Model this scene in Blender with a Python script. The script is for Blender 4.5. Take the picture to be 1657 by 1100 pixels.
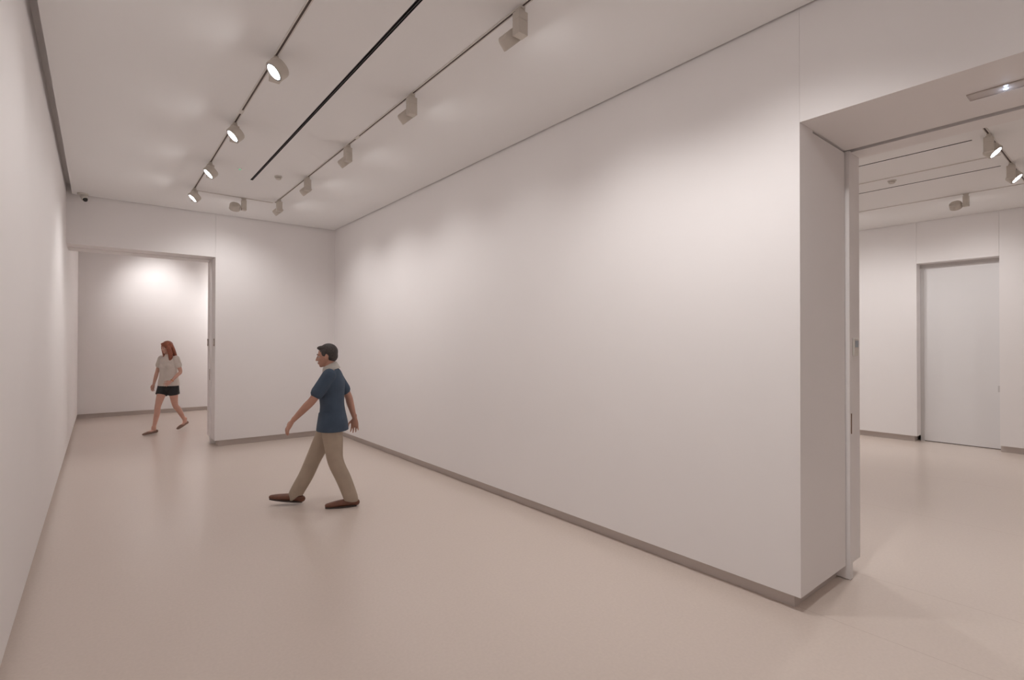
import bpy, bmesh, math, random
from mathutils import Vector, Matrix
PI = math.pi
random.seed(4)
S = bpy.context.scene
for o in list(bpy.data.objects):
    bpy.data.objects.remove(o)
COL = S.collection

# ------------------------------------------------------------------ camera
F_PX, YAW, PITCH, ROLL, EYE = 831.98, 0.6766, 0.0072, 0.0014, 1.65
cd = bpy.data.cameras.new('camera')
cam = bpy.data.objects.new('camera', cd)
COL.objects.link(cam)
cd.sensor_width = 36
cd.lens = 36 * F_PX / 1657
cd.clip_start = .02
fw = Vector((math.sin(YAW) * math.cos(PITCH), math.cos(YAW) * math.cos(PITCH), math.sin(PITCH)))
rt = Vector((math.cos(YAW), -math.sin(YAW), 0))
up = rt.cross(fw)
rt2 = rt * math.cos(ROLL) + up * math.sin(ROLL)
up2 = up * math.cos(ROLL) - rt * math.sin(ROLL)
mw = Matrix((rt2, up2, -fw)).transposed().to_4x4()
mw.translation = Vector((0, 0, EYE))
cam.matrix_world = mw
S.camera = cam

# ------------------------------------------------------------------ world, exposure
w = bpy.data.worlds.new('world')
S.world = w
w.use_nodes = True
w.node_tree.nodes['Background'].inputs[0].default_value = (1, .93, .9, 1)
w.node_tree.nodes['Background'].inputs[1].default_value = 0.0
S.view_settings.view_transform = 'Standard'
S.view_settings.look = 'None'
S.view_settings.gamma = 1
S.view_settings.use_curve_mapping = False
S.view_settings.exposure = 0.04
S.cycles.diffuse_bounces = 6
S.cycles.max_bounces = 12
S.cycles.sample_clamp_indirect = 4
LIGHT_RGB = (1.0, .975, .968)
WALL_W = 38.0           # watts of one wall-washing spotlight

# ------------------------------------------------------------------ room measures (metres, from the photograph)
ZC = 3.707              # ceiling
HW = .098               # gap below the wall panels
DS = .062               # recess of the skirting
XL, XR = -.3615, 3.347  # left and right wall of the hall
YB, YB2 = 9.334, 10.06  # wall at the end of the hall, front and back
YF = 14.62              # end wall of the room beyond
YR = -3.2               # wall behind the camera
ZO = 3.012              # height of the openings
XP = 4.34               # far face of the right wall
X2 = 10.77              # end wall of the side room
YO = 1.35               # edge of the opening into the side room
YO2 = -1.25
XO = 1.44               # edge of the opening at the end of the hall
ZT = 3.90

# ------------------------------------------------------------------ materials
def mat(name, rgb, rough=.6, metal=0, spec=.5, noise=None, bump=0, bump_scale=60, emit=None, estr=0, coat=0):
    m = bpy.data.materials.new(name)
    m.use_nodes = True
    nt = m.node_tree
    b = nt.nodes['Principled BSDF']
    b.inputs['Base Color'].default_value = (*rgb, 1)
    b.inputs['Roughness'].default_value = rough
    b.inputs['Metallic'].default_value = metal
    b.inputs['Specular IOR Level'].default_value = spec
    b.inputs['Coat Weight'].default_value = coat
    tc = nt.nodes.new('ShaderNodeTexCoord')
    if noise:
        sc, amt = noise
        n = nt.nodes.new('ShaderNodeTexNoise')
        n.inputs['Scale'].default_value = sc
        n.inputs['Detail'].default_value = 4
        nt.links.new(tc.outputs['Object'], n.inputs['Vector'])
        r = nt.nodes.new('ShaderNodeValToRGB')
        r.color_ramp.elements[0].position = .3
        r.color_ramp.elements[1].position = .7
        r.color_ramp.elements[0].color = (*[c * (1 - amt) for c in rgb], 1)
        r.color_ramp.elements[1].color = (*[min(1, c * (1 + amt)) for c in rgb], 1)
        nt.links.new(n.outputs['Fac'], r.inputs['Fac'])
        nt.links.new(r.outputs['Color'], b.inputs['Base Color'])
    if bump:
        n2 = nt.nodes.new('ShaderNodeTexNoise')
        n2.inputs['Scale'].default_value = bump_scale
        n2.inputs['Detail'].default_value = 3
        nt.links.new(tc.outputs['Object'], n2.inputs['Vector'])
        bp = nt.nodes.new('ShaderNodeBump')
        bp.inputs['Strength'].default_value = bump
        bp.inputs['Distance'].default_value = .002
        nt.links.new(n2.outputs['Fac'], bp.inputs['Height'])
        nt.links.new(bp.outputs['Normal'], b.inputs['Normal'])
    if emit:
        b.inputs['Emission Color'].default_value = (*emit, 1)
        b.inputs['Emission Strength'].default_value = estr
    return m

M = {}
M['wall'] = mat('white_wall_paint', (.865, .833, .824), .55, spec=.35, noise=(1.3, .006), bump=.06, bump_scale=180)
M['ceiling'] = mat('white_ceiling_paint', (.89, .88, .875), .8, spec=.12, noise=(1.1, .006), bump=.05, bump_scale=150)
M['skirting'] = mat('grey_beige_skirting', (.60, .535, .50), .4, noise=(3, .02))
M['door'] = mat('cool_white_door_lacquer', (.79, .775, .775), .42, noise=(2, .006))
M['casing'] = mat('grey_door_casing', (.62, .60, .59), .5, noise=(3, .01))
M['fixture'] = mat('cream_powder_coat', (.60, .55, .49), .45, noise=(30, .015), bump=.05, bump_scale=400)
M['rail'] = mat('cream_rail_aluminium', (.74, .70, .66), .5, noise=(12, .01))
M['dark'] = mat('dark_conductor', (.10, .07, .06), .6, noise=(40, .1))
M['black'] = mat('black_diffuser_metal', (.018, .016, .018), .45, noise=(20, .1))
M['slot_edge'] = mat('dark_grey_diffuser_blade', (.10, .09, .095), .4, noise=(20, .05))
M['rim'] = mat('grey_lens_ring', (.22, .22, .23), .35, metal=.6, noise=(20, .05))
M['lens'] = mat('lit_lens_glass', (.9, .9, .9), .2, emit=(1, .98, .97), estr=46)
M['bronze'] = mat('bronze_pull', (.20, .105, .06), .4, metal=.5, noise=(60, .08))
M['plate'] = mat('taupe_switch_plate', (.36, .30, .26), .45, noise=(60, .03))
M['plastic'] = mat('off_white_plastic', (.66, .62, .57), .4, noise=(60, .01))
M['screen'] = mat('blue_grey_display', (.30, .35, .40), .2, noise=(80, .15))
M['green'] = mat('green_indicator', (.1, .6, .3), .3, emit=(.15, .75, .40), estr=.5)
M['cool_led'] = mat('cool_white_led', (.8, .85, .9), .3, emit=(.62, .76, 1.0), estr=1.1)
M['diff'] = mat('taupe_frosted_diffuser', (.52, .46, .43), .25, noise=(15, .02))
M['smoked'] = mat('black_dome', (.02, .018, .015), .12, noise=(50, .1))
M['skin'] = mat('skin', (.50, .27, .20), .5, noise=(14, .06), bump=.1, bump_scale=120)
M['skin_pale'] = mat('fair_skin', (.56, .32, .25), .5, noise=(14, .05), bump=.1, bump_scale=120)
M['eye'] = mat('eye_white', (.50, .44, .41), .3, noise=(200, .02))
M['iris'] = mat('brown_iris', (.06, .03, .02), .2, noise=(300, .1))
M['lip'] = mat('lips', (.42, .15, .12), .45, noise=(60, .05))
M['hair_dark'] = mat('dark_grey_brown_hair', (.055, .045, .042), .6, noise=(70, .35), bump=.8, bump_scale=220)
M['hair_red'] = mat('auburn_hair', (.24, .065, .032), .5, noise=(60, .35), bump=.8, bump_scale=220)
M['shirt'] = mat('slate_navy_jersey', (.055, .085, .13), .8, noise=(9, .12), bump=.3, bump_scale=260)
M['collar'] = mat('pale_collar', (.55, .52, .48), .8, noise=(30, .04))
M['trousers'] = mat('khaki_cotton', (.43, .35, .275), .85, noise=(8, .06), bump=.3, bump_scale=300)
M['belt'] = mat('brown_belt_leather', (.10, .05, .035), .5, noise=(40, .1))
M['shoe'] = mat('brown_leather', (.17, .068, .04), .45, noise=(30, .15))
M['sole'] = mat('dark_sole', (.06, .045, .04), .7, noise=(30, .1))
M['blouse'] = mat('cream_blouse', (.62, .56, .51), .85, noise=(8, .04), bump=.3, bump_scale=200)
M['shorts'] = mat('black_shorts', (.018, .018, .02), .8, noise=(20, .15))
M['sandal'] = mat('tan_brown_suede', (.21, .12, .09), .8, noise=(40, .1))
M['watch'] = mat('orange_bangle', (.55, .2, .05), .4, noise=(40, .05))

def floor_material():
    m = bpy.data.materials.new('blush_beige_sheet_vinyl')
    m.use_nodes = True
    nt = m.node_tree
    L = nt.links.new
    b = nt.nodes['Principled BSDF']
    tc = nt.nodes.new('ShaderNodeTexCoord')
    n = nt.nodes.new('ShaderNodeTexNoise')
    n.inputs['Scale'].default_value = 55
    n.inputs['Detail'].default_value = 5
    L(tc.outputs['Object'], n.inputs['Vector'])
    n3 = nt.nodes.new('ShaderNodeTexNoise')
    n3.inputs['Scale'].default_value = .7
    L(tc.outputs['Object'], n3.inputs['Vector'])
    r = nt.nodes.new('ShaderNodeValToRGB')
    r.color_ramp.elements[0].position = .3
    r.color_ramp.elements[1].position = .7
    r.color_ramp.elements[0].color = (.70, .605, .54, 1)
    r.color_ramp.elements[1].color = (.735, .637, .57, 1)
    L(n.outputs['Fac'], r.inputs['Fac'])
    sep = nt.nodes.new('ShaderNodeSeparateXYZ')
    L(tc.outputs['Object'], sep.inputs[0])
    # welded seams of the sheet, running along the hall
    total = None
    for sx in (3.438, 4.272, 6.2, 8.1, 9.98):
        s = nt.nodes.new('ShaderNodeMath'); s.operation = 'SUBTRACT'; s.inputs[1].default_value = sx
        L(sep.outputs['X'], s.inputs[0])
        a = nt.nodes.new('ShaderNodeMath'); a.operation = 'ABSOLUTE'
        L(s.outputs[0], a.inputs[0])
        c = nt.nodes.new('ShaderNodeMath'); c.operation = 'LESS_THAN'; c.inputs[1].default_value = .0028
        L(a.outputs[0], c.inputs[0])
        if total is None:
            total = c.outputs[0]
        else:
            ad = nt.nodes.new('ShaderNodeMath'); ad.operation = 'MAXIMUM'
            L(total, ad.inputs[0]); L(c.outputs[0], ad.inputs[1])
            total = ad.outputs[0]
    mx = nt.nodes.new('ShaderNodeMixRGB')
    mx.inputs['Color2'].default_value = (.56, .46, .40, 1)
    sc = nt.nodes.new('ShaderNodeMath'); sc.operation = 'MULTIPLY'; sc.inputs[1].default_value = .6
    L(total, sc.inputs[0]); L(sc.outputs[0], mx.inputs['Fac'])
    L(r.outputs['Color'], mx.inputs['Color1'])
    L(mx.outputs['Color'], b.inputs['Base Color'])
    rr = nt.nodes.new('ShaderNodeMapRange')
    rr.inputs['To Min'].default_value = .22
    rr.inputs['To Max'].default_value = .29
    L(n3.outputs['Fac'], rr.inputs['Value'])
    L(rr.outputs[0], b.inputs['Roughness'])
    b.inputs['Specular IOR Level'].default_value = .45
    bp = nt.nodes.new('ShaderNodeBump')
    bp.inputs['Strength'].default_value = .06
    bp.inputs['Distance'].default_value = .002
    L(n.outputs['Fac'], bp.inputs['Height'])
    L(bp.outputs['Normal'], b.inputs['Normal'])
    return m
M['floor'] = floor_material()

# ------------------------------------------------------------------ helpers
def link(name, bm, m, parent=None, smooth=False, loc=None):
    bmesh.ops.recalc_face_normals(bm, faces=bm.faces)
    me = bpy.data.meshes.new(name)
    bm.to_mesh(me)
    bm.free()
    if m:
        me.materials.append(m)
    if smooth:
        for p in me.polygons:
            p.use_smooth = True
    o = bpy.data.objects.new(name, me)
    COL.objects.link(o)
    if parent is not None:
        o.parent = parent
    if loc:
        o.location = loc
    return o

def box(bm, x0, x1, y0, y1, z0, z1, bev=0):
    r = bmesh.ops.create_cube(bm, size=1)
    vs = r['verts']
    for v in vs:
        v.co = Vector(((x0 + x1) / 2 + v.co.x * (x1 - x0), (y0 + y1) / 2 + v.co.y * (y1 - y0), (z0 + z1) / 2 + v.co.z * (z1 - z0)))
    if bev:
        es = list({e for v in vs for e in v.link_edges})
        bmesh.ops.bevel(bm, geom=es, offset=bev, segments=2, affect='EDGES', profile=.5)

def struct(name, boxes, m, parent=None, bev=0, kind='structure'):
    bm = bmesh.new()
    for b in boxes:
        box(bm, *b, bev=bev)
    o = link(name, bm, m, parent)
    if parent is None:
        o['kind'] = kind
    return o

def tag(o, label, cat, group=None):
    o['label'] = label
    o['category'] = cat
    if group:
        o['group'] = group
    return o

def empty(name, loc=(0, 0, 0), rz=0):
    o = bpy.data.objects.new(name, None)
    o.empty_display_size = .1
    COL.objects.link(o)
    o.location = loc
    o.rotation_euler = (0, 0, rz)
    return o

def lathe(bm, prof, n=32, mtx=None):
    """profile of (radius, z) spun about z; closed when the radius is 0 at an end"""
    rings = []
    for r, z in prof:
        if r < 1e-6:
            rings.append([bm.verts.new((0, 0, z))])
        else:
            rings.append([bm.verts.new((r * math.cos(2 * PI * k / n), r * math.sin(2 * PI * k / n), z)) for k in range(n)])
    for a, b in zip(rings, rings[1:]):
        for k in range(n):
            k2 = (k + 1) % n
            if len(a) == 1 and len(b) == 1:
                continue
            if len(a) == 1:
                bm.faces.new((a[0], b[k], b[k2]))
            elif len(b) == 1:
                bm.faces.new((a[k2], a[k], b[0]))
            else:
                bm.faces.new((a[k], b[k], b[k2], a[k2]))
    if mtx:
        vs = [v for r in rings for v in r]
        bmesh.ops.transform(bm, matrix=mtx, verts=vs)

# ------------------------------------------------------------------ room shell
struct('floor', [(XL - .35, X2 + 1.2, YR - .35, YF + .35, -.12, 0)], M['floor'])
# hall ceiling: one slab around the long diffuser slot, with a shadow gap along the walls
SLX, SLW, SLY = 1.486, .0155, 7.096
struct('ceiling', [(XL + .06, SLX - SLW, YR + .0, YB - .022, ZC, ZC + .14),
                   (SLX + SLW, XR - .022, YR + .0, YB - .022, ZC, ZC + .14),
                   (SLX - SLW, SLX + SLW, SLY, YB - .022, ZC, ZC + .14)], M['ceiling'])
struct('ceiling.001', [(XL, 7.5, YB2 + .02, YF - .022, ZC, ZC + .14)], M['ceiling'])
SA, SC2 = 6.847, 8.095
cu = [(XP + .022, SA - .012, YR, 9.3, ZC, ZC + .14), (SA + .012, SC2 - .012, YR, 9.3, ZC, ZC + .14),
      (SC2 + .012, X2 - .015, YR, 9.3, ZC, ZC + .14),
      (SA - .012, SA + .012, YR, 1.128, ZC, ZC + .14), (SC2 - .012, SC2 + .012, YR, 1.084, ZC, ZC + .14)]
struct('ceiling.002', cu, M['ceiling'])
struct('ceiling.003', [(XL - .35, X2 + 1.2, YR - .35, YF + .35, ZC + .14, ZC + .3)], M['wall'])

struct('wall_left', [(XL - .25, XL, YR, YF + .2, HW, ZC + .14)], M['wall'])
struct('wall_rear', [(XL, X2, YR - .25, YR, 0, ZC + .14)], M['wall'])
# right wall of the hall with the deep opening into the side room
PX = 3.543
wr = struct('wall_right', [(XR, PX, YO, YB, HW, ZC + .14),
                           (PX, 4.092, YO + .002, YB, ZO, ZC + .14),
                           (4.155, XP, YO - .008, 9.3, HW, ZC + .14)], M['wall'])
struct('wall_right.001', [(PX + .004, 4.087, YO + .002, YB, HW, ZO - .014)], M['wall'])      # flush cupboard panel in the reveal
struct('wall_right.002', [(XR, 4.094, YO2, YO - .0012, ZO, ZC + .14),
                          (4.156, XP, YO2, YO - .012, ZO, ZC + .14),
                          (4.094, 4.156, YO2, YO + 1.6, ZO + .16, ZC + .14)], M['wall'])
struct('wall_right.003', [(XR, XP, YR, YO2 - .003, HW, ZC + .14)], M['wall'])
struct('baseboard_right', [(XR + DS, 4.09, YO + DS, YB, 0, HW), (XR + DS, XP - DS, YR, YO2 - DS, 0, HW),
                           (4.156, XP - DS, YO + .10, 9.3, 0, HW)], M['skirting'])
struct('baseboard_left', [(XL - .22, XL - DS, YR, YF, 0, HW)], M['skirting'])
# end wall of the hall
struct('wall_back', [(XO, 7.5, YB, YB2, HW, ZC + .14)], M['wall'])
struct('wall_back.001', [(XL, XO - .0015, YB, 9.66, ZO + .01, ZC + .14), (XL, XO - .003, 9.72, YB2, ZO + .01, ZC + .14),
                         (XL, XO, 9.66, 9.72, ZO + .12, ZC + .14)], M['wall'])
struct('baseboard_back', [(XO + DS, XR + DS, YB + DS, YB2 - DS, 0, HW)], M['skirting'])
# room beyond
struct('wall_far', [(XL, 7.5, YF, YF + .2, HW, ZC + .14)], M['wall'])
struct('baseboard_far', [(XL - DS, 7.5, YF + DS, YF + .2, 0, HW)], M['skirting'])
struct('wall_far.001', [(7.5, 7.7, YB2, YF, 0, ZC + .14)], M['wall'])
# side room
DY0, DY1, DX = 1.466, 2.492, .24
struct('wall_side', [(X2, X2 + .9, DY1, 9.3, HW, ZC + .14)], M['wall'])
struct('wall_side.001', [(X2, X2 + .9, DY0 + .002, DY1 - .002, ZO, ZC + .14)], M['wall'])
struct('wall_side.002', [(X2, X2 + .9, YR, DY0, HW, ZC + .14)], M['wall'])
struct('wall_side.003', [(XP, X2 + .9, 9.3, 9.334, 0, ZC + .14)], M['wall'])
struct('baseboard_side', [(X2 + DS, X2 + .9, DY1 + .05, 9.3, 0, HW), (X2 + DS, X2 + .9, YR, DY0 - .0, 0, HW)], M['skirting'])

# door in the side room
d1 = struct('door_1', [(X2 + DX, X2 + DX + .05, DY0 + .004, DY1 - .05, .012, ZO - .05)], M['door'])
d1['label'] = 'tall plain white flush door recessed in the end wall of the side room'
bm = bmesh.new()
box(bm, X2 + DX - .012, X2 + DX + .06, DY1 - .05, DY1, 0, ZO)
box(bm, X2 + DX - .012, X2 + DX + .06, DY0, DY1 - .05, ZO - .05, ZO)
link('door_frame', bm, M['casing'], d1)
bm = bmesh.new()
box(bm, X2 + DX - .01, X2 + DX + .001, DY0 + .03, DY0 + .052, .90, 1.0, bev=.003)
hd = link('door_handle', bm, M['casing'], d1)
hd['label'] = 'small grey finger pull at the edge of the door'
bm = bmesh.new()
box(bm, X2 + DX + .005, X2 + DX + .045, DY0 + .004, DY1 - .05, .0005, .012)  # dark strip drawn for the shade in the gap under the door
link('gap_shade', bm, M['dark'], d1)

# sliding door parked in the pocket of the right wall
d2 = struct('door_2', [(4.098, 4.149, 1.327, 2.9, .006, ZO - .004)], M['wall'])
d2['label'] = 'edge of a white sliding door parked in the pocket of the thick wall'
bm = bmesh.new()
box(bm, 4.118, 4.130, 1.3235, 1.3275, 1.02, 1.163, bev=.0015)
p = link('pull_handle', bm, M['bronze'], d2)
p['label'] = 'narrow bronze edge pull'
bm = bmesh.new()
box(bm, 4.096, 4.154, YO2, YO + 1.5, ZO + .03, ZO + .08)  # door rail, kept dark and low to stand for the slot's shade
link('top_rail', bm, M['slot_edge'], d2)
# sliding door of the opening at the end of the hall
d3 = struct('door_3', [(XO - .02, 3.2, 9.665, 9.715, .006, ZO + .05)], M['wall'])
d3['label'] = 'edge of a white sliding door in the end wall opening'
bm = bmesh.new()
box(bm, XO - .024, XO - .019, 9.682, 9.696, 1.05, 1.23)
p = link('pull_handle', bm, M['bronze'], d3)

# ------------------------------------------------------------------ ceiling slot diffusers
def slot(name, x, w, y0, y1, label):
    t = empty(name, (x, (y0 + y1) / 2, ZC))
    tag(t, label, 'air diffuser')
    h = (y1 - y0) / 2
    bm = bmesh.new()
    box(bm, -w + .0008, w - .0008, -h, h - .001, .035, .05)
    box(bm, -w + .0008, -w + .003, -h, h - .001, -.001, .035)
    box(bm, w - .003, w - .0008, -h, h - .001, -.001, .035)
    box(bm, -w, w, h - .004, h - .001, -.001, .035)
    link('channel', bm, M['black'], t)
    bm = bmesh.new()
    box(bm, w * .25, w * .55, -h, h - .01, .004, .03)
    link('blade', bm, M['slot_edge'], t)
    return t
slot('linear_diffuser', SLX, SLW, YR + .02, SLY, 'long black air slot in the hall ceiling between the two lamp tracks')
slot('linear_diffuser', SA, .011, 1.128, 9.2, 'thin dark ceiling slot of the side room nearest the doorway lintel')
slot('linear_diffuser', SC2, .011, 1.084, 9.2, 'thin dark ceiling slot of the side room beyond the round smoke detector')

# ------------------------------------------------------------------ lighting tracks
def track(x0, y0, x1, y1, label, couplers=()):
    a, b = Vector((x0, y0, ZC)), Vector((x1, y1, ZC))
    L = (b - a).length
    t = empty('lighting_track', a, math.atan2(b.y - a.y, b.x - a.x))
    tag(t, label, 'lighting track')
    bm = bmesh.new()
    box(bm, 0, L, -.015, -.0075, -.006, -.0002)
    box(bm, 0, L, .0075, .015, -.006, -.0002)
    box(bm, -.004, .0, -.015, .015, -.006, -.0002)
    box(bm, L, L + .004, -.015, .015, -.006, -.0002)
    link('rail', bm, M['rail'], t)
    bm = bmesh.new()
    box(bm, 0, L, -.0075, .0075, -.0025, -.0004)
    g = link('groove', bm, M['dark'], t)
    g['label'] = 'dark conductor groove'
    for c in couplers:
        bm = bmesh.new()
        box(bm, c - .04, c + .04, -.0155, .0155, -.0085, -.001, bev=.0015)
        link('coupler', bm, M['rail'], t)
    return t
T1X, T2X, T3Y = .974, 1.996, 8.04
track(T1X, YR + .3, T1X, T3Y - .03, 'cream ceiling track carrying the lit spotlights that face the left wall', (7.95,))
track(T2X, YR + .3, T2X, T3Y - .03, 'cream ceiling track carrying the spotlights turned to the long right wall', (7.85,))
track(T1X + .03, T3Y, T2X - .03, T3Y, 'short cream cross track joining the two long tracks near the end wall')
R1Y, DXT, BX = .99, 9.2, 7.60
track(4.9, R1Y, DXT - .03, R1Y, 'cream cross track with lit spotlights on the side room ceiling', (2.25,))
track(BX, R1Y + .03, BX, 9.0, 'thin ceiling track in the side room between the two dark slots')
track(5.49, R1Y + .03, 5.49, 9.0, 'unseen ceiling track added to the side room behind the thick wall')  # unseen track, added to carry extra side room lamps
track(DXT, R1Y, DXT, 9.0, 'ceiling track in the side room nearest the wall with the door')
track(.2, 13.3, 6.5, 13.3, 'ceiling track of the room beyond the end wall opening')

# ------------------------------------------------------------------ track spotlights
TILT = math.radians(46)
def spotlight_proto():
    t = empty('track_spotlight')
    bm = bmesh.new()
    box(bm, -.016, .016, -.03, .03, -.022, -.0065, bev=.002)
    box(bm, -.022, .022, -.022, .022, -.034, -.021, bev=.002)
    link('adapter', bm, M['fixture'], t)
    bm = bmesh.new()
    box(bm, -.036, .036, -.031, .031, -.088, -.036, bev=.003)
    box(bm, -.036, .036, -.031, .031, -.178, -.0900, bev=.003)
    box(bm, -.034, .034, -.029, .029, -.095, -.08)
    link('gear_box', bm, M['fixture'], t)
    bm = bmesh.new()
    box(bm, -.014, .014, .028, .052, -.156, -.128, bev=.003)
    link('bracket', bm, M['fixture'], t)
    # the head: a shallow drum, its axis along local +z turned towards the aim
    hc = Vector((.010, .110, -.142))
    R = Matrix.Translation(hc) @ Matrix.Rotation(PI / 2 + TILT, 4, 'Y')
    bm = bmesh.new()
    lathe(bm, [(0, -.044), (.050, -.044), (.060, -.041), (.066, -.034), (.0695, -.018), (.0695, .036), (.068, .039), (.062, .039), (.060, .030), (0, .026)], 40, R)
    head = link('lamp_head', bm, M['fixture'], t, smooth=False)
    for p in head.data.polygons:
        p.use_smooth = p.area < .0006 and len(p.vertices) == 4
    bm = bmesh.new()
    lathe(bm, [(.0615, .033), (.0615, .040), (.0530, .040), (.0530, .033), (.0615, .033)], 40, R)
    link('lens_ring', bm, M['rim'], head)
    bm = bmesh.new()
    lathe(bm, [(0, .0375), (.03, .0372), (.0530, .0345), (.0530, .0315), (0, .0315)], 40, R)
    link('lens', bm, M['lens'], head)
    return t, R

proto, HEAD_M = spotlight_proto()
first = [True]
def spotlight(x, y, rz, label, watts=WALL_W, size=118, group=None, tilt=None, blend=1.0):
    if first[0]:
        r = proto
        first[0] = False
    else:
        r = proto.copy()
        COL.objects.link(r)
        for ch in list(proto.children):
            if ch.type == 'LIGHT':
                continue
            c = ch.copy()
            COL.objects.link(c)
            c.parent = r
            for g in list(ch.children):
                d = g.copy()
                COL.objects.link(d)
                d.parent = c
    r.location = (x, y, ZC)
    r.rotation_euler = (0, 0, rz)
    tag(r, label, 'spotlight', group or 'track spotlights on the ceiling')
    ld = bpy.data.lights.new('spot_beam', 'SPOT')
    ld.energy = watts
    ld.color = LIGHT_RGB
    ld.spot_size = math.radians(size)
    ld.spot_blend = blend
    ld.shadow_soft_size = .05
    lo = bpy.data.objects.new('spot_beam', ld)
    COL.objects.link(lo)
    tl = math.radians(56) if tilt is None else tilt
    base = Matrix.Translation((x, y, ZC)) @ Matrix.Rotation(rz, 4, 'Z')
    c = base @ HEAD_M @ Vector((0, 0, .10))
    aim = (base.to_3x3() @ Vector((math.cos(tl), 0, -math.sin(tl))))
    lo.location = c
    lo.rotation_euler = aim.to_track_quat('-Z', 'Y').to_euler()
    return r

G0 = 'spotlights of the hall outside the picture'
OUT = 'cream track spotlight of the hall ceiling outside the picture'
t1 = [(3.93, 'lit round spotlight facing the left wall, nearest of its track'),
      (5.35, 'lit round spotlight facing the left wall, second along its track'),
      (6.69, 'lit round spotlight facing the left wall, third along its track'),
      (7.93, 'lit round spotlight facing the left wall at the track corner near the end wall')]
for (y, lb), k in zip(t1, (.64, .36, .36, 1.2)):
    spotlight(T1X, y, PI, lb, WALL_W * k, size=100 if y > 7 else 118)
for y in (2.55, 1.2, -.15, -1.5):
    spotlight(T1X, y, PI, OUT, WALL_W * .5, group=G0)
t2 = [(2.41, 'cream spotlight aimed at the long right wall, largest one at the top edge'),
      (3.81, 'cream spotlight aimed at the long right wall, second along its track'),
      (5.20, 'cream spotlight aimed at the long right wall, middle one of its track'),
      (6.52, 'cream spotlight aimed at the long right wall, fourth along its track'),
      (7.80, 'cream spotlight aimed at the long right wall, beside the far track corner')]
for (y, lb), k in zip(t2, (1.15, .55, .92, 1.2, .95)):
    spotlight(T2X, y, 0, lb, WALL_W * k, size=112, tilt=math.radians(62))
for y, k in ((1.05, 1.85), (-.3, .3), (-1.65, .6)):
    spotlight(T2X, y, .3 if y > 1 else 0, OUT, WALL_W * k, group=G0, size=112, tilt=math.radians(62))
spotlight(1.585, T3Y, PI / 2, 'cream spotlight with round back on the short cross track, turned to the end wall', WALL_W * 1.05)
spotlight(6.76, R1Y, -PI / 2, 'lit spotlight in the side room seen just below the doorway lintel', WALL_W)
spotlight(8.03, R1Y, -PI / 2, 'lit spotlight in the side room at the right edge of the picture', WALL_W)
spotlight(5.49, R1Y, -PI / 2, 'cream spotlight of the side room hidden above the lintel', WALL_W * 1.1, group='hidden spotlights of the side room')
spotlight(DXT, 1.58, 0, 'cream spotlight in the side room turned to the wall above the door', WALL_W * 1.2)
for y in (3.1, 4.5, 5.9):  # unseen lamps added to wash the floor and lift the ceiling by bounce
    spotlight(BX, y, 0, 'cream spotlight added unseen to the side room behind the doorway jamb', WALL_W * 1.25, group='added spotlights of the side room behind the jamb', tilt=math.radians(76), size=130)
for y in (2.93, 4.28, 5.6, -.6):
    spotlight(DXT, y, 0, 'cream spotlight of the side room hidden behind the wall', WALL_W * 1.0, group='spotlights of the side room behind the wall')
for y in (1.55, 2.9, 4.3):  # unseen lamps added to brighten the side room; nearest placed by a shadow edge
    spotlight(5.49, y, PI, 'cream spotlight put unseen into the side room above the thick wall', WALL_W * 1.3, group='added spotlights of the side room above the wall')
for x, k in ((1.15, 1.45), (3.4, 7), (5.2, 16)):  # first makes the bright scallop; the strong others are added unseen fill
    spotlight(x, 13.3, PI / 2, 'cream spotlight placed unseen to light the far room, above the opening', WALL_W * k, group='spotlights of the far room', tilt=math.radians(30), size=88 if x < 2 else 120)

# ------------------------------------------------------------------ small fittings
def smoke_detector(x, y, label, s=1.0):
    t = empty('smoke_detector', (x, y, ZC))
    tag(t, label, 'smoke detector')
    bm = bmesh.new()
    lathe(bm, [(0, -.0005), (.055 * s, -.0005), (.055 * s, -.010), (.050 * s, -.014), (0, -.014)], 32)
    link('base', bm, M['plastic'], t)
    bm = bmesh.new()
    lathe(bm, [(0, -.014), (.036 * s, -.014), (.036 * s, -.022), (0, -.022)], 28)
    link('sensing_chamber', bm, M['plate'], t)
    bm = bmesh.new()
    lathe(bm, [(0, -.022), (.042 * s, -.022), (.040 * s, -.032), (.028 * s, -.040), (0, -.041)], 32)
    link('cap', bm, M['plastic'], t)
smoke_detector(1.712, 6.74, 'round white smoke detector on the hall ceiling beside the black slot', .8)
smoke_detector(7.76, 2.04, 'round white smoke detector on the side room ceiling', .85)

t = empty('indicator_light', (1.281, 6.72, ZC))
tag(t, 'tiny green indicator light on the hall ceiling', 'indicator light')
bm = bmesh.new()
lathe(bm, [(0, -.0005), (.03, -.0005), (.029, -.006), (.015, -.008), (0, -.008)], 28)
link('housing', bm, M['ceiling'], t)
bm = bmesh.new()
lathe(bm, [(0, -.008), (.013, -.008), (.010, -.014), (0, -.016)], 20)
link('lens', bm, M['green'], t)

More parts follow.
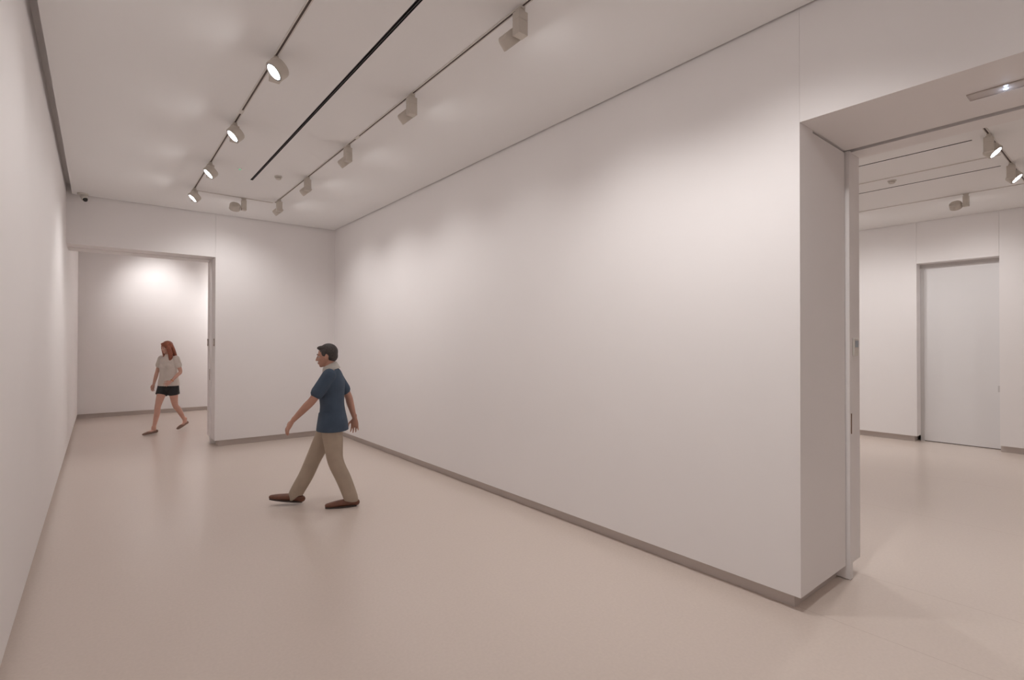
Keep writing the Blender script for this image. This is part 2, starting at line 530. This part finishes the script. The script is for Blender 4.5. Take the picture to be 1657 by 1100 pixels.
# dome camera in the far corner of the hall ceiling
t = empty('security_camera', (-.185, 9.20, ZC))
tag(t, 'small dome security camera on the hall ceiling in the corner above the far opening', 'security camera')
bm = bmesh.new()
lathe(bm, [(0, -.0005), (.062, -.0005), (.062, -.016), (.055, -.022), (0, -.022)], 32)
link('mounting_base', bm, M['plastic'], t)
bm = bmesh.new()
lathe(bm, [(0, .045), (.030, .045), (.038, .035), (.040, -.02), (.034, -.03), (0, -.03)], 28,
      Matrix.Translation((.012, -.01, -.05)) @ Matrix.Rotation(math.radians(150), 4, Vector((1, .6, 0)).normalized()))
link('camera_body', bm, M['plastic'], t)
bm = bmesh.new()
lathe(bm, [(0, .036), (.012, .034), (.022, .026), (.028, .012), (.030, 0), (0, 0)], 28,
      Matrix.Translation((.024, -.032, -.082)) @ Matrix.Rotation(math.radians(150), 4, Vector((1, .6, 0)).normalized()))
link('lens_dome', bm, M['smoked'], t)

# emergency light recessed in the lintel
t = empty('emergency_light', (3.735, .43, ZO))
tag(t, 'slim recessed emergency light with bluish glow in the doorway soffit', 'emergency light')
bm = bmesh.new()
for b in ((-.05, .05, .196, .2), (-.05, .05, -.2, -.196), (-.05, -.046, -.196, .196), (.046, .05, -.196, .196)):
    box(bm, b[0], b[1], b[2], b[3], -.007, -.0005)
link('bezel', bm, M['diff'], t)
bm = bmesh.new()
box(bm, -.046, .046, -.196, .196, -.004, -.0006)
link('diffuser', bm, M['diff'], t)
bm = bmesh.new()
lathe(bm, [(0, -.0042), (.013, -.0045), (.010, -.009), (0, -.011)], 24, Matrix.Translation((.008, .05, 0)))
link('led', bm, M['cool_led'], t)
ld = bpy.data.lights.new('led_glow', 'POINT')
ld.energy = .05
ld.color = (.62, .76, 1)
ld.shadow_soft_size = .01
lo = bpy.data.objects.new('led_glow', ld)
COL.objects.link(lo)
lo.location = (3.743, .48, ZO - .022)

# thermostat on the jamb of the side opening
t = empty('thermostat', (4.20, YO - .008, 1.63))
tag(t, 'small white wall thermostat on the doorway jamb', 'thermostat')
bm = bmesh.new()
box(bm, -.042, .042, -.026, -.0005, -.062, .062, bev=.004)
link('housing', bm, M['plastic'], t)
bm = bmesh.new()
box(bm, -.026, .034, -.0275, -.0262, -.002, .046)
link('display', bm, M['screen'], t)
# plates on the reveal of the end opening
for y, lb in ((9.40, 'small taupe switch plate on the jamb, nearer the hall'), (9.99, 'small taupe switch plate on the jamb, deeper in the opening')):
    t = empty('switch_plate', (XO, y, 1.665))
    tag(t, lb, 'switch')
    bm = bmesh.new()
    box(bm, -.012, -.0005, -.04, .04, -.06, .06, bev=.003)
    link('plate', bm, M['plate'], t)
    bm = bmesh.new()
    box(bm, -.016, -.011, -.018, .018, -.03, .03, bev=.002)
    link('rocker', bm, M['plastic'], t)

#PEOPLE
# ------------------------------------------------------------------ people
def catmull(P, n):
    out = []
    m = len(P)
    for i in range(m - 1):
        p0 = P[max(i - 1, 0)]; p1 = P[i]; p2 = P[i + 1]; p3 = P[min(i + 2, m - 1)]
        for k in range(n):
            t = k / n
            out.append([.5 * (2 * b + (c - a) * t + (2 * a - 5 * b + 4 * c - d) * t * t + (3 * b - a - 3 * c + d) * t ** 3)
                        for a, b, c, d in zip(p0, p1, p2, p3)])
    out.append(list(P[-1]))
    return out

def tube(bm, pts, side=(0, 1, 0), n=16, sub=4, cap=True):
    """closed limb through pts = (x, y, z, half width along side, half depth)"""
    P = catmull([list(p) for p in pts], sub)
    C_ = [Vector(p[:3]) for p in P]
    side = Vector(side)
    rings = []
    L_ = len(P)
    rows = []
    for i in range(L_):
        t = (C_[min(i + 1, L_ - 1)] - C_[max(i - 1, 0)]).normalized()
        rows.append((C_[i], t, P[i][3], P[i][4]))
    if cap:
        c, t, a, b = rows[0]
        m = min(a, b)
        rows = [(c - t * m * f, t, a * g, b * g) for f, g in ((.98, .2), (.85, .55), (.5, .86))] + rows
        c, t, a, b = rows[-1]
        m = min(a, b)
        rows = rows + [(c + t * m * f, t, a * g, b * g) for f, g in ((.5, .86), (.85, .55), (.98, .2))]
    for c, t, a, b in rows:
        u = side - t * side.dot(t)
        if u.length < 1e-4:
            u = Vector((1, 0, 0)) - t * t.x
        u.normalize()
        v = t.cross(u)
        rings.append([bm.verts.new(c + u * (a * math.cos(2 * PI * k / n)) + v * (b * math.sin(2 * PI * k / n))) for k in range(n)])
    for A, B in zip(rings, rings[1:]):
        for k in range(n):
            bm.faces.new((A[k], A[(k + 1) % n], B[(k + 1) % n], B[k]))
    bm.faces.new(rings[0][::-1])
    bm.faces.new(rings[-1])

def ball(bm, c, r, rot=None, seg=20):
    m = Matrix.Translation(c)
    if rot:
        m = m @ rot
    m = m @ Matrix.Diagonal((r[0], r[1], r[2], 1))
    bmesh.ops.create_uvsphere(bm, u_segments=seg, v_segments=max(8, seg * 2 // 3), radius=1, matrix=m)

def grow(name, build, voxel, m, parent, smooth=2, mtx=None, factor=.5):
    """one continuous surface out of overlapping closed shapes"""
    bm = bmesh.new()
    build(bm)
    if mtx is not None:
        bmesh.ops.transform(bm, matrix=mtx, verts=bm.verts)
    bmesh.ops.recalc_face_normals(bm, faces=bm.faces)
    me = bpy.data.meshes.new(name)
    bm.to_mesh(me)
    bm.free()
    tmp = bpy.data.objects.new('tmp', me)
    COL.objects.link(tmp)
    rm = tmp.modifiers.new('r', 'REMESH')
    rm.mode = 'VOXEL'
    rm.voxel_size = voxel
    rm.use_smooth_shade = True
    if smooth:
        sm = tmp.modifiers.new('s', 'SMOOTH')
        sm.iterations = smooth
        sm.factor = factor
    dg = bpy.context.evaluated_depsgraph_get()
    me2 = bpy.data.meshes.new_from_object(tmp.evaluated_get(dg))
    me2.name = name
    bpy.data.objects.remove(tmp)
    me2.materials.clear()
    me2.materials.append(m)
    for p in me2.polygons:
        p.use_smooth = True
    o = bpy.data.objects.new(name, me2)
    COL.objects.link(o)
    o.parent = parent
    return o

def hand(bm, wrist, d, n, s, k=1.0):
    """palm, four unequal bent fingers and a thumb; d along the fingers, n out of the palm, s towards the thumb"""
    W_ = Vector(wrist)
    d = Vector(d).normalized()
    n = Vector(n); n = (n - d * n.dot(d)).normalized()
    s = Vector(s); s = (s - d * s.dot(d) - n * s.dot(n)).normalized()
    def T(p, a, b):
        return (p.x, p.y, p.z, a, b)
    tube(bm, [T(W_ - d * .03, .026 * k, .020 * k), T(W_, .026 * k, .019 * k), T(W_ + d * .045 * k, .039 * k, .016 * k), T(W_ + d * .082 * k, .040 * k, .013 * k)], side=s, n=16, sub=3)
    for off, ln, fan in ((.030, .070, .16), (.0105, .079, .05), (-.0100, .073, -.06), (-.0295, .056, -.18)):
        b = W_ + d * (.080 - abs(off) * .12) * k + s * off * k
        dd = (d + s * fan).normalized()
        p1 = b + dd * ln * .45 * k + n * .004 * k
        p2 = p1 + (dd * .86 + n * .42).normalized() * ln * .32 * k
        p3 = p2 + (dd * .62 + n * .70).normalized() * ln * .24 * k
        tube(bm, [T(b - dd * .012, .0085 * k, .0085 * k), T(b + dd * .01, .0086 * k, .0086 * k), T(p1, .0084 * k, .0082 * k), T(p2, .0075 * k, .0073 * k), T(p3, .0062 * k, .006 * k)], side=s, n=10, sub=2)
    b = W_ + d * .020 * k + s * .022 * k
    p1 = b + (d * .62 + s * .75).normalized() * .040 * k + n * .006
    p2 = p1 + (d * .86 + s * .36 + n * .25).normalized() * .032 * k
    p3 = p2 + (d * .92 + s * .10 + n * .30).normalized() * .024 * k
    tube(bm, [T(b, .014 * k, .013 * k), T(p1, .0115 * k, .0105 * k), T(p2, .0098 * k, .0092 * k), T(p3, .0078 * k, .007 * k)], side=n, n=10, sub=2)

def head_shape(bm, M_, k=1.0):
    """skull, jaw, brow, nose, lips, chin and ears around the head centre, looking along +x"""
    b2 = bmesh.new()
    ball(b2, (-.012, 0, .022), (.094, .074, .092))
    ball(b2, (.018, 0, -.030), (.070, .062, .078))
    ball(b2, (.040, 0, -.070), (.044, .042, .038))
    ball(b2, (.062, 0, -.094), (.020, .022, .016))                 # chin
    ball(b2, (.068, 0, .024), (.022, .050, .013))                  # brow
    for sy in (-1, 1):
        ball(b2, (.060, sy * .040, -.026), (.024, .020, .020))      # cheek bones
        ball(b2, (-.006, sy * .076, -.010), (.017, .007, .031), Matrix.Rotation(sy * -.25, 4, 'Z'))   # ears
        ball(b2, (.088, sy * .010, -.037), (.010, .008, .007))      # nostrils
    tube(b2, [(.080, 0, .012, .008, .008), (.092, 0, -.010, .009, .010), (.103, 0, -.032, .011, .010)], n=10, sub=2)
    tube(b2, [(.074, -.022, -.062, .004, .004), (.088, 0, -.0585, .007, .005), (.074, .022, -.062, .004, .004)], side=(1, 0, 0), n=8, sub=3)
    tube(b2, [(.072, -.019, -.070, .004, .005), (.085, 0, -.0715, .007, .006), (.072, .019, -.070, .004, .005)], side=(1, 0, 0), n=8, sub=3)
    bmesh.ops.transform(b2, matrix=M_ @ Matrix.Scale(k, 4), verts=b2.verts)
    me = bpy.data.meshes.new('t')
    b2.to_mesh(me)
    b2.free()
    bm.from_mesh(me)
    bpy.data.meshes.remove(me)

def face_parts(M_, root, lipcol, browcol, k=1.0):
    for sy in (-1, 1):
        bm = bmesh.new()
        ball(bm, (.0715, sy * .031, .000), (.0120, .0135, .0075), seg=16)
        bmesh.ops.transform(bm, matrix=M_ @ Matrix.Scale(k, 4), verts=bm.verts)
        e = link('eye', bm, M['eye'], root, smooth=True)
        bm = bmesh.new()
        ball(bm, (.0812, sy * .0320, .000), (.0035, .0062, .0062), seg=12)
        bmesh.ops.transform(bm, matrix=M_ @ Matrix.Scale(k, 4), verts=bm.verts)
        link('iris', bm, M['iris'], e, smooth=True)
        bm = bmesh.new()
        tube(bm, [(.087, sy * .014, .021, .003, .004), (.086, sy * .032, .0255, .003, .004), (.074, sy * .050, .020, .002, .003)], n=8, sub=3)
        bmesh.ops.transform(bm, matrix=M_ @ Matrix.Scale(k, 4), verts=bm.verts)
        link('eyebrow', bm, browcol, root, smooth=True)
    bm = bmesh.new()
    tube(bm, [(.0775, -.021, -.0625, .003, .002), (.0935, 0, -.0600, .005, .003), (.0775, .021, -.0625, .003, .002)], side=(1, 0, 0), n=8, sub=3)
    tube(bm, [(.0755, -.018, -.0695, .003, .003), (.0905, 0, -.0705, .005, .0035), (.0755, .018, -.0695, .003, .003)], side=(1, 0, 0), n=8, sub=3)
    bmesh.ops.transform(bm, matrix=M_ @ Matrix.Scale(k, 4), verts=bm.verts)
    link('lips', bm, lipcol, root, smooth=True)

def foot_shape(bm, ankle, toe, w=.040, low=.0):
    """ankle to toe, resting on the sole; ankle = joint, toe = tip of the big toe"""
    a, t = Vector(ankle), Vector(toe)
    f = (t - a); f.z = 0; f.normalize()
    s = Vector((-f.y, f.x, 0))
    heel = a - f * .055
    zt = t.z
    zh = a.z - .085
    def q(u, h, ww, hh):
        p = heel.lerp(t, u)
        base = zh + (zt - zh) * u
        return (p.x, p.y, base + h, ww, hh)
    tube(bm, [q(.02, .030, .029, .028), q(.20, .038, .033, .036), q(.42, .034, .036, .032), q(.66, .026, .044, .023), q(.86, .018, .041, .015), q(.97, .013, .030, .011)], side=s, n=16, sub=3)
    tube(bm, [(a.x, a.y, a.z + .03, .036, .040), (a.x, a.y, a.z - .04, .032, .042)], side=s, n=16, sub=2)

# ---- walking man -------------------------------------------------------------
def man(loc, rz):
    root = empty('person', loc, rz)
    tag(root, 'man walking in the hall in navy shirt, khaki trousers and brown shoes', 'person')
    skin = M['skin']
    HM = Matrix.Translation((.055, 0, 1.522)) @ Matrix.Rotation(math.radians(6), 4, 'Y')
    LH, LK, LA, LT = (.0, .088, .84), (-.045, .09, .465), (-.185, .09, .088), (.035, .10, .004)
    RH, RK, RA, RT = (.01, -.088, .84), (.185, -.09, .475), (.365, -.10, .104), (.600, -.11, .068)
    LS, LE, LW = (.01, .172, 1.335), (.155, .215, 1.10), (.345, .19, .895)
    RS, RE, RW = (.0, -.172, 1.335), (-.135, -.215, 1.095), (-.205, -.205, .85)
    def leg(bm, h, k, a, g=0.0):
        h, k, a = Vector(h), Vector(k), Vector(a)
        m1, m2 = h.lerp(k, .45), k.lerp(a, .35)
        tube(bm, [(h.x, h.y, h.z, .088 + g, .092 + g), (m1.x + .008, m1.y, m1.z, .076 + g, .080 + g), (k.x, k.y, k.z, .053 + g, .058 + g),
                  (m2.x - .012, m2.y, m2.z, .050 + g, .056 + g), (a.x, a.y, a.z + .03, .034 + g, .038 + g), (a.x, a.y, a.z - .02, .032 + g, .036 + g)], n=20)
    def torso(bm, g=0.0, lo=.80):
        tube(bm, [(0, 0, lo, .150 + g, .105 + g), (-.005, 0, .92, .163 + g, .115 + g), (0, 0, 1.03, .148 + g, .104 + g), (.006, 0, 1.16, .160 + g, .112 + g),
                  (.002, 0, 1.27, .178 + g, .110 + g), (.0, 0, 1.345, .150 + g, .078 + g), (.008, 0, 1.385 - g, .075 + g * .3, .058 + g * .3)], n=28)
    def arm(bm, s, e, w_, g=0.0, end=1.0):
        s, e, w_ = Vector(s), Vector(e), Vector(w_)
        pts = [(s.x, s.y, s.z, .052 + g, .054 + g), (*s.lerp(e, .5), .045 + g, .047 + g), (*e, .037 + g, .039 + g), (*e.lerp(w_, .35), .037 + g, .038 + g), (*w_, .024 + g, .022 + g)]
        if end < 1:
            k = s.lerp(e, end)
            pts = [pts[0], (*s.lerp(e, end * .5), .049 + g, .052 + g), (*k, .050 + g, .052 + g)]
        tube(bm, pts, n=16)
    def body(bm):
        torso(bm)
        leg(bm, LH, LK, LA); leg(bm, RH, RK, RA)
        tube(bm, [(.004, 0, 1.35, .062, .062), (.018, 0, 1.41, .054, .056), (.032, 0, 1.47, .054, .056)], n=16)
        arm(bm, LS, LE, LW); arm(bm, RS, RE, RW)
        hand(bm, LW, (.42, -.06, -.72), (-.45, -.35, -.3), (.55, -.55, .35))
        hand(bm, RW, (-.02, .05, -1), (.1, 1, 0), (1, -.1, 0))
        foot_shape(bm, LA, LT); foot_shape(bm, RA, RT)
        head_shape(bm, HM)
    b = grow('body', body, .0048, skin, root, 2)
    face_parts(HM, root, M['lip'], M['hair_dark'])
    def hair(bm):
        ball(bm, (-.022, 0, .040), (.094, .081, .088))
        ball(bm, (-.045, 0, .000), (.066, .073, .070))
        ball(bm, (.042, 0, .088), (.045, .056, .022))
        for sy in (-1, 1):
            ball(bm, (.012, sy * .070, .030), (.030, .009, .034))
    grow('hair', hair, .006, M['hair_dark'], root, 2, HM)
    def shirt(bm):
        g = .014
        torso(bm, g, .90)
        tube(bm, [(-.004, 0, .765, .198, .158), (-.004, 0, .84, .196, .150), (0, 0, .95, .180, .130)], n=28, cap=False)
        arm(bm, LS, LE, LW, .014, .72); arm(bm, RS, RE, RW, .014, .72)
    grow('shirt', shirt, .008, M['shirt'], root, 3)
    def collar(bm):
        tube(bm, [(.008, 0, 1.375, .094, .092), (.020, 0, 1.415, .080, .080), (.030, 0, 1.436, .068, .071)], n=24, cap=False)
    grow('shirt_collar', collar, .006, M['collar'], root, 1)
    def trousers(bm):
        tube(bm, [(0, 0, .77, .150, .118), (0, 0, .88, .170, .124), (0, 0, .97, .160, .116)], n=28, cap=False)
        for h, k, a in ((LH, LK, LA), (RH, RK, RA)):
            h, k, a = Vector(h), Vector(k), Vector(a)
            m1, m2 = h.lerp(k, .45), k.lerp(a, .5)
            tube(bm, [(h.x, h.y, h.z - .02, .092, .108), (m1.x, m1.y, m1.z, .086, .096), (k.x, k.y, k.z, .072, .078), (m2.x - .01, m2.y, m2.z, .066, .074), (a.x - .005, a.y, a.z + .01, .060, .070), (a.x - .01, a.y, a.z - .032, .060, .072)], n=24, cap=False)
    grow('trousers', trousers, .008, M['trousers'], root, 3)
    for (a, t) in ((LA, LT), (RA, RT)):
        def shoe(bm, a=Vector(a), t=Vector(t)):
            f = (t - a); f.z = 0; f.normalize()
            s = Vector((-f.y, f.x, 0))
            heel = a - f * .062
            t2 = t + f * .012
            zh = a.z - .085
            def q(u, h, ww, hh):
                p = heel.lerp(t2, u)
                return (p.x, p.y, zh + (t.z - zh) * u + h, ww, hh)
            tube(bm, [q(.0, .036, .034, .034), q(.16, .042, .039, .040), q(.36, .040, .042, .037), q(.62, .033, .050, .031), q(.84, .026, .047, .024), q(.97, .022, .036, .018)], side=s, n=18, sub=3)
        sh = grow('shoe', shoe, .006, M['shoe'], root, 1)
        bm = bmesh.new()
        a_, t_ = Vector(a), Vector(t)
        f = (t_ - a_); f.z = 0; f.normalize()
        s = Vector((-f.y, f.x, 0))
        heel = a_ - f * .066
        t2 = t_ + f * .018
        zh = a_.z - .085
        top, bot = [], []
        N = 28
        for i in range(N):
            ang = 2 * PI * i / N
            u = .5 - .5 * math.cos(ang)
            wd = (.036 + .012 * math.sin(u * PI * .9)) * (1 if math.sin(ang) >= 0 else -1) * abs(math.sin(ang)) ** .5
            p = heel.lerp(t2, u) + s * wd
            z = zh + (t_.z - zh) * u
            top.append(bm.verts.new((p.x, p.y, z + .012)))
            bot.append(bm.verts.new((p.x, p.y, z - .003)))
        bm.faces.new(top); bm.faces.new(bot[::-1])
        for i in range(N):
            bm.faces.new((top[i], bot[i], bot[(i + 1) % N], top[(i + 1) % N]))
        link('sole', bm, M['sole'], sh)
    return root

# ---- walking woman -----------------------------------------------------------
def woman(loc, rz):
    root = empty('person', loc, rz)
    tag(root, 'woman with long auburn hair in cream top and black shorts in the room beyond', 'person')
    skin = M['skin_pale']
    HM = Matrix.Translation((.045, 0, 1.568)) @ Matrix.Rotation(math.radians(-22), 4, 'Z') @ Matrix.Rotation(math.radians(12), 4, 'Y')
    RH, RK, RA, RT = (.01, -.080, .86), (.16, -.078, .485), (.255, -.075, .090), (.475, -.08, .006)
    LH, LK, LA, LT = (-.005, .080, .86), (-.07, .08, .485), (-.315, .08, .165), (-.135, .085, .012)
    LS, LE, LW = (.0, .152, 1.365), (-.03, .215, 1.115), (.135, .165, .945)
    RS, RE, RW = (.0, -.152, 1.365), (.035, -.205, 1.11), (.12, -.20, .885)
    def leg(bm, h, k, a):
        h, k, a = Vector(h), Vector(k), Vector(a)
        m1, m2 = h.lerp(k, .45), k.lerp(a, .33)
        tube(bm, [(h.x, h.y, h.z, .084, .090), (m1.x + .006, m1.y, m1.z, .070, .075), (k.x, k.y, k.z, .047, .052), (m2.x - .012, m2.y, m2.z, .046, .051), (*a.lerp(k, .12), .029, .032), (a.x, a.y, a.z, .028, .032)], n=20)
    def torso(bm, g=0.0, lo=.83):
        tube(bm, [(-.005, 0, lo, .150 + g, .108 + g), (-.008, 0, max(lo + .02, .94), .160 + g, .112 + g), (0, 0, 1.07, .122 + g, .090 + g), (.008, 0, 1.20, .138 + g, .102 + g),
                  (.0, 0, 1.30, .150 + g, .096 + g), (-.002, 0, 1.375, .128 + g, .066 + g), (.004, 0, 1.41, .060 + g, .050 + g)], n=28)
        for sy in (-1, 1):
            ball(bm, (.068, sy * .062, 1.215), (.052 + g, .056 + g, .056 + g))
    def arm(bm, s, e, w_, g=0.0, end=1.0):
        s, e, w_ = Vector(s), Vector(e), Vector(w_)
        pts = [(s.x, s.y, s.z, .044 + g, .045 + g), (*s.lerp(e, .5), .037 + g, .039 + g), (*e, .031 + g, .033 + g), (*e.lerp(w_, .35), .031 + g, .032 + g), (*w_, .021 + g, .019 + g)]
        if end < 1:
            pts = [pts[0], (*s.lerp(e, end * .5), .045 + g, .046 + g), (*s.lerp(e, end), .048 + g, .050 + g)]
        tube(bm, pts, n=16)
    def body(bm):
        torso(bm, 0, .87)
        leg(bm, LH, LK, LA); leg(bm, RH, RK, RA)
        tube(bm, [(.0, 0, 1.38, .050, .050), (.012, 0, 1.44, .044, .046), (.022, 0, 1.51, .044, .046)], n=16)
        arm(bm, LS, LE, LW); arm(bm, RS, RE, RW)
        hand(bm, LW, (.75, -.45, -.5), (-.3, -.6, -.5), (.3, -.7, .6), .9)
        hand(bm, RW, (.35, .02, -1), (.0, 1, .1), (1, .1, .3), .9)
        foot_shape(bm, LA, LT); foot_shape(bm, RA, RT)
        head_shape(bm, HM, .95)
    grow('body', body, .0048, skin, root, 2)
    face_parts(HM, root, M['lip'], M['hair_red'], .95)
    def hair(bm):
        ball(bm, (-.018, 0, .036), (.096, .084, .090))
        ball(bm, (.036, 0, .082), (.050, .060, .024))
        tube(bm, [(-.060, 0, .06, .070, .045), (-.078, 0, -.06, .086, .042), (-.085, 0, -.17, .092, .038), (-.075, 0, -.27, .080, .030), (-.07, 0, -.31, .060, .018)], n=20)
        for sy in (-1, 1):
            tube(bm, [(.022, sy * .062, .075, .020, .030), (.020, sy * .084, .0, .016, .040), (.012, sy * .092, -.10, .022, .042), (.022, sy * .088, -.20, .024, .036), (.03, sy * .078, -.275, .014, .020)], n=14)
    grow('hair', hair, .006, M['hair_red'], root, 2, HM)
    def blouse(bm):
        torso(bm, .012, .96)
        tube(bm, [(-.004, 0, .855, .192, .150), (-.004, 0, .95, .182, .142), (0, 0, 1.07, .158, .124), (.006, 0, 1.20, .156, .124)], n=28, cap=False)
        arm(bm, LS, LE, LW, .012, .50); arm(bm, RS, RE, RW, .012, .50)
    grow('blouse', blouse, .008, M['blouse'], root, 3)
    def shorts(bm):
        tube(bm, [(0, 0, .745, .07, .075), (0, 0, .80, .10, .112), (0, 0, .88, .12, .12)], n=24, cap=False)
        tube(bm, [(-.004, 0, .80, .160, .125), (-.006, 0, .90, .172, .126), (0, 0, .97, .150, .112)], n=28, cap=False)
        for h, k in ((LH, LK), (RH, RK)):
            h, k = Vector(h), Vector(k)
            e = h.lerp(k, .46)
            tube(bm, [(h.x, h.y, h.z, .098, .106), (*h.lerp(k, .25), .094, .102), (e.x, e.y, e.z, .094, .100)], n=24, cap=False)
    grow('shorts', shorts, .007, M['shorts'], root, 3)
    for (a, t) in ((LA, LT), (RA, RT)):
        def shoe(bm, a=Vector(a), t=Vector(t)):
            f = (t - a); f.z = 0; f.normalize()
            s = Vector((-f.y, f.x, 0))
            heel = a - f * .058
            t2 = t + f * .010
            zh = a.z - .085
            def q(u, h, ww, hh):
                p = heel.lerp(t2, u)
                return (p.x, p.y, zh + (t.z - zh) * u + h, ww, hh)
            tube(bm, [q(.0, .032, .032, .030), q(.2, .036, .036, .034), q(.40, .030, .040, .029), q(.64, .026, .047, .025), q(.85, .020, .044, .018), q(.97, .016, .033, .014)], side=s, n=18, sub=3)
        grow('shoe', shoe, .006, M['sandal'], root, 1)
    bm = bmesh.new()
    W_ = Vector(LW)
    ax = (Vector(LW) - Vector(LE)).normalized()
    lathe(bm, [(.0255, -.006), (.029, -.004), (.029, .004), (.0255, .006), (.0255, -.006)], 24, Matrix.Translation(W_ - ax * .02) @ ax.to_track_quat('Z', 'Y').to_matrix().to_4x4())
    link('bangle', bm, M['watch'], root)
    return root

man((1.865, 5.262, 0), math.radians(154))
woman((1.02, 11.55, 0), math.radians(-135))
